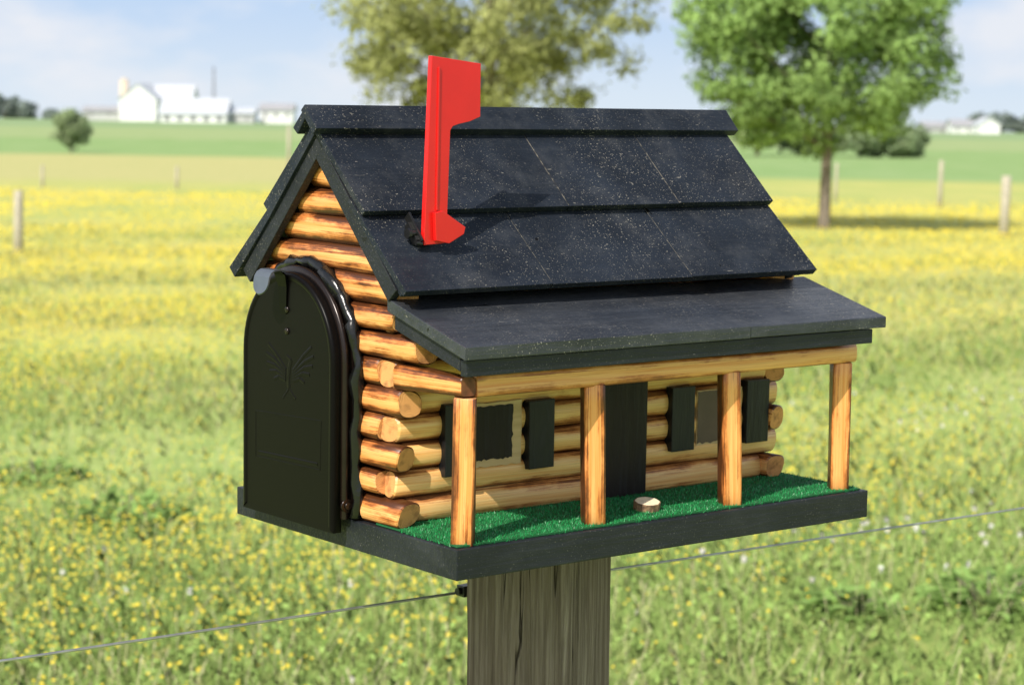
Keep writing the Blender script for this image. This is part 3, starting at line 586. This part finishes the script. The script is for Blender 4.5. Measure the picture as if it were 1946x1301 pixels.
# farm buildings
def building(px0,px1,pbase,peave,pridge,DD,label,name,cat,wall,roofm,gable_left=0,depth=10,wins=0):
    x0,x1=wx(px0,DD),wx(px1,DD); zb=wz((px0+px1)/2,pbase,DD)-2.0; ze=wz((px0+px1)/2,peave,DD); zr=wz((px0+px1)/2,pridge,DD); w_=x1-x0
    o=thing(name,label,cat,((x0+x1)/2,wy(DD),zb)); H=ze-zb; HR=zr-zb
    if gable_left:
        m=MB(); m.prism([(-w_/2,0),(w_/2,0),(w_/2,H),(0,HR),(-w_/2,H)],1,0,depth); m.build('wall',wall,o)
        r_=MB()
        for s in (-1,1): r_.hexa([(s*(w_/2+.3),-.4,H-.2),(0,-.4,HR+.05),(0,depth+.4,HR+.05),(s*(w_/2+.3),depth+.4,H-.2),(s*(w_/2+.3),-.4,H+.05),(0,-.4,HR+.35),(0,depth+.4,HR+.35),(s*(w_/2+.3),depth+.4,H+.05)])
        r_.build('roof',roofm,o)
    else:
        m=MB(); m.prism([(0,0),(depth,0),(depth,H),(depth/2,HR),(0,H)],0,-w_/2,w_/2); m.build('wall',wall,o)
        r_=MB()
        for s in (0,1):
            ye=-.5 if s==0 else depth+.5
            r_.hexa([(-w_/2-.4,ye,H-.25),(w_/2+.4,ye,H-.25),(w_/2+.4,depth/2,HR+.05),(-w_/2-.4,depth/2,HR+.05),(-w_/2-.4,ye,H+.05),(w_/2+.4,ye,H+.05),(w_/2+.4,depth/2,HR+.35),(-w_/2-.4,depth/2,HR+.35)])
        r_.build('roof',roofm,o)
    for i in range(wins):
        xx=-w_/2+w_*(i+.5)/wins; wm=MB(); wm.box((xx-w_*.04,-.06,2.0+(H-2)*.35),(xx+w_*.04,.05,2.0+(H-2)*.75)); wm.build('window',M['darkglass'],o)
    return o
building(224,294,228,188,160,610,'tall white gabled barn, tallest of the far left farm buildings','barn','barn',M['white'],M['metalroof'],1,20)
building(288,360,224,192,163,622,'white barn wing joined to the right of the tall white barn','barn','barn',M['white'],M['metalroof'],0,14)
building(302,426,236,215,188,585,'long low white barn with pale metal roof and dim windows','barn','barn',M['white'],M['metalroof'],0,14,5)
building(430,478,236,214,206,590,'small grey shed right of the long low barn','shed','shed',M['grey'],M['metalroof'],0,8,2)
building(490,552,232,208,198,600,'small white farmhouse at right end of the farm','farmhouse','house',M['white'],M['darkroof'],0,9,3)
building(155,222,220,210,203,620,'low grey shed left of the tall white barn','shed','shed',M['grey'],M['darkroof'],0,9,2)
building(1800,1840,257,238,228,600,'small white far house at right behind the field','farmhouse','house',M['white'],M['darkroof'],0,9,2)
building(1850,1890,259,236,224,590,'white far house nearest the right edge of the skyline','farmhouse','house',M['white'],M['metalroof'],1,9)
building(1745,1792,256,240,232,610,'low grey far shed left of the white far houses','shed','shed',M['grey'],M['darkroof'],0,8,2)
building(755,790,215,192,184,640,'pale far building just above the mailbox roof ridge','shed','shed',M['white'],M['metalroof'],0,8)
DD=625; o=thing('silo','tan round silo beside the tall white barn','silo',(wx(234,DD),wy(DD),wz(234,226,DD)-1)); m=MB(); hh=wz(234,154,DD)-wz(234,226,DD)+1
m.tube([(0,0,0),(0,0,hh*.5),(0,0,hh)],1.35,18); m.build('barrel',M['tan'],o); m=MB(); m.tube([(0,0,hh),(0,0,hh+.5),(0,0,hh+.9)],[1.35,1.0,.2],18); m.build('dome',M['tan'],o)
DD=620; o=thing('lattice_mast','thin dark mast standing behind the low white barn','mast',(wx(403,DD),wy(DD),wz(403,230,DD))); hh=wz(403,127,DD)-wz(403,230,DD); m=MB()
for a_ in (0,2.09,4.19): m.tube([(.5*math.cos(a_),.5*math.sin(a_),0),(.2*math.cos(a_),.2*math.sin(a_),hh)],.09,6)
for i in range(10):
    z=hh*i/10; r_=.5-.03*i
    for k in range(3): a_,b_=2.09*k,2.09*(k+1); m.tube([(r_*math.cos(a_),r_*math.sin(a_),z),(r_*math.cos(b_),r_*math.sin(b_),z+hh/10)],.05,5)
m.build('lattice',M['darkglass'],o)
# ================================================================== LIGHT, SKY, CAMERA
sh_=np.array([-.68,-.25,.69]); sh_/=np.linalg.norm(sh_); sw=ROOT.to_3x3()@Vector(sh_)
sl=bpy.data.lights.new('sun','SUN'); sl.energy=5.0; sl.angle=math.radians(.53); sl.color=(1,.94,.85); so=bpy.data.objects.new('sun',sl); COL.objects.link(so); so.rotation_euler=sw.to_track_quat('Z','Y').to_euler(); so.location=(-5,-8,12)
W=bpy.data.worlds.new('World'); SC.world=W; W.use_nodes=True; nt=W.node_tree; bg=nt.nodes['Background']; ST=.15
sk=nt.nodes.new('ShaderNodeTexSky'); sk.sky_type='NISHITA'; sk.sun_disc=False; sk.sun_elevation=math.asin(sw.z); sk.sun_rotation=math.atan2(sw.x,sw.y)%(2*math.pi); sk.air_density=1.0; sk.dust_density=2.0; sk.ozone_density=1.2; sk.altitude=200
tc=nt.nodes.new('ShaderNodeTexCoord'); sz_=nt.nodes.new('ShaderNodeSeparateXYZ'); nt.links.new(tc.outputs['Generated'],sz_.inputs[0])
def mr(a,b):
    m=nt.nodes.new('ShaderNodeMapRange'); m.interpolation_type='SMOOTHSTEP'; nt.links.new(sz_.outputs[2],m.inputs[0]); m.inputs[1].default_value=a; m.inputs[2].default_value=b; return m.outputs[0]
def wmix(f,a,b):
    m=nt.nodes.new('ShaderNodeMix'); m.data_type='RGBA'
    for s_,v_ in ((m.inputs['Factor'],f),(m.inputs[6],a),(m.inputs[7],b)):
        if isinstance(v_,tuple): s_.default_value=(*[q/ST for q in v_],1)
        elif isinstance(v_,float): s_.default_value=v_
        else: nt.links.new(v_,s_)
    return m.outputs[2]
low=wmix(mr(-.01,.055),(.72,.82,.92),(.53,.69,.92))      # humid summer haze near the horizon
fill_band=wmix(mr(.07,.22),low,(.94,.99,1.06))                 # white band above the view, added as fill for the shaded front
skyc=wmix(mr(.25,.62),fill_band,sk.outputs[0])
mp=nt.nodes.new('ShaderNodeMapping'); mp.inputs['Scale'].default_value=(1,1,2.6); mp.inputs['Location'].default_value=(.62,.1,.22); nt.links.new(tc.outputs['Generated'],mp.inputs['Vector'])
no=nt.nodes.new('ShaderNodeTexNoise'); no.inputs['Scale'].default_value=11; no.inputs['Detail'].default_value=7; no.inputs['Roughness'].default_value=.55; nt.links.new(mp.outputs[0],no.inputs['Vector'])
rm=nt.nodes.new('ShaderNodeValToRGB'); rm.color_ramp.elements[0].position=.46; rm.color_ramp.elements[1].position=.70; rm.color_ramp.elements[0].color=(0,0,0,1); rm.color_ramp.elements[1].color=(.8,.8,.8,1); nt.links.new(no.outputs['Fac'],rm.inputs['Fac'])
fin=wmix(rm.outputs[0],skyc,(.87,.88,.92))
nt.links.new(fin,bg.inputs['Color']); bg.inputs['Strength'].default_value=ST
SC.view_settings.view_transform='Standard'; SC.view_settings.look='None'; SC.view_settings.exposure=0
cam=bpy.data.cameras.new('camera'); cam.sensor_fit='HORIZONTAL'; cam.sensor_width=36; cam.lens=FPX/1946*36; cam.clip_start=.05; cam.clip_end=6000
cam.dof.use_dof=True; cam.dof.focus_distance=1.88; cam.dof.aperture_fstop=12
co=bpy.data.objects.new('camera',cam); COL.objects.link(co); SC.camera=co
mw=Matrix(((R[0],U[0],-F[0],C[0]),(R[1],U[1],-F[1],C[1]),(R[2],U[2],-F[2],C[2]),(0,0,0,1))); co.matrix_world=ROOT@mw
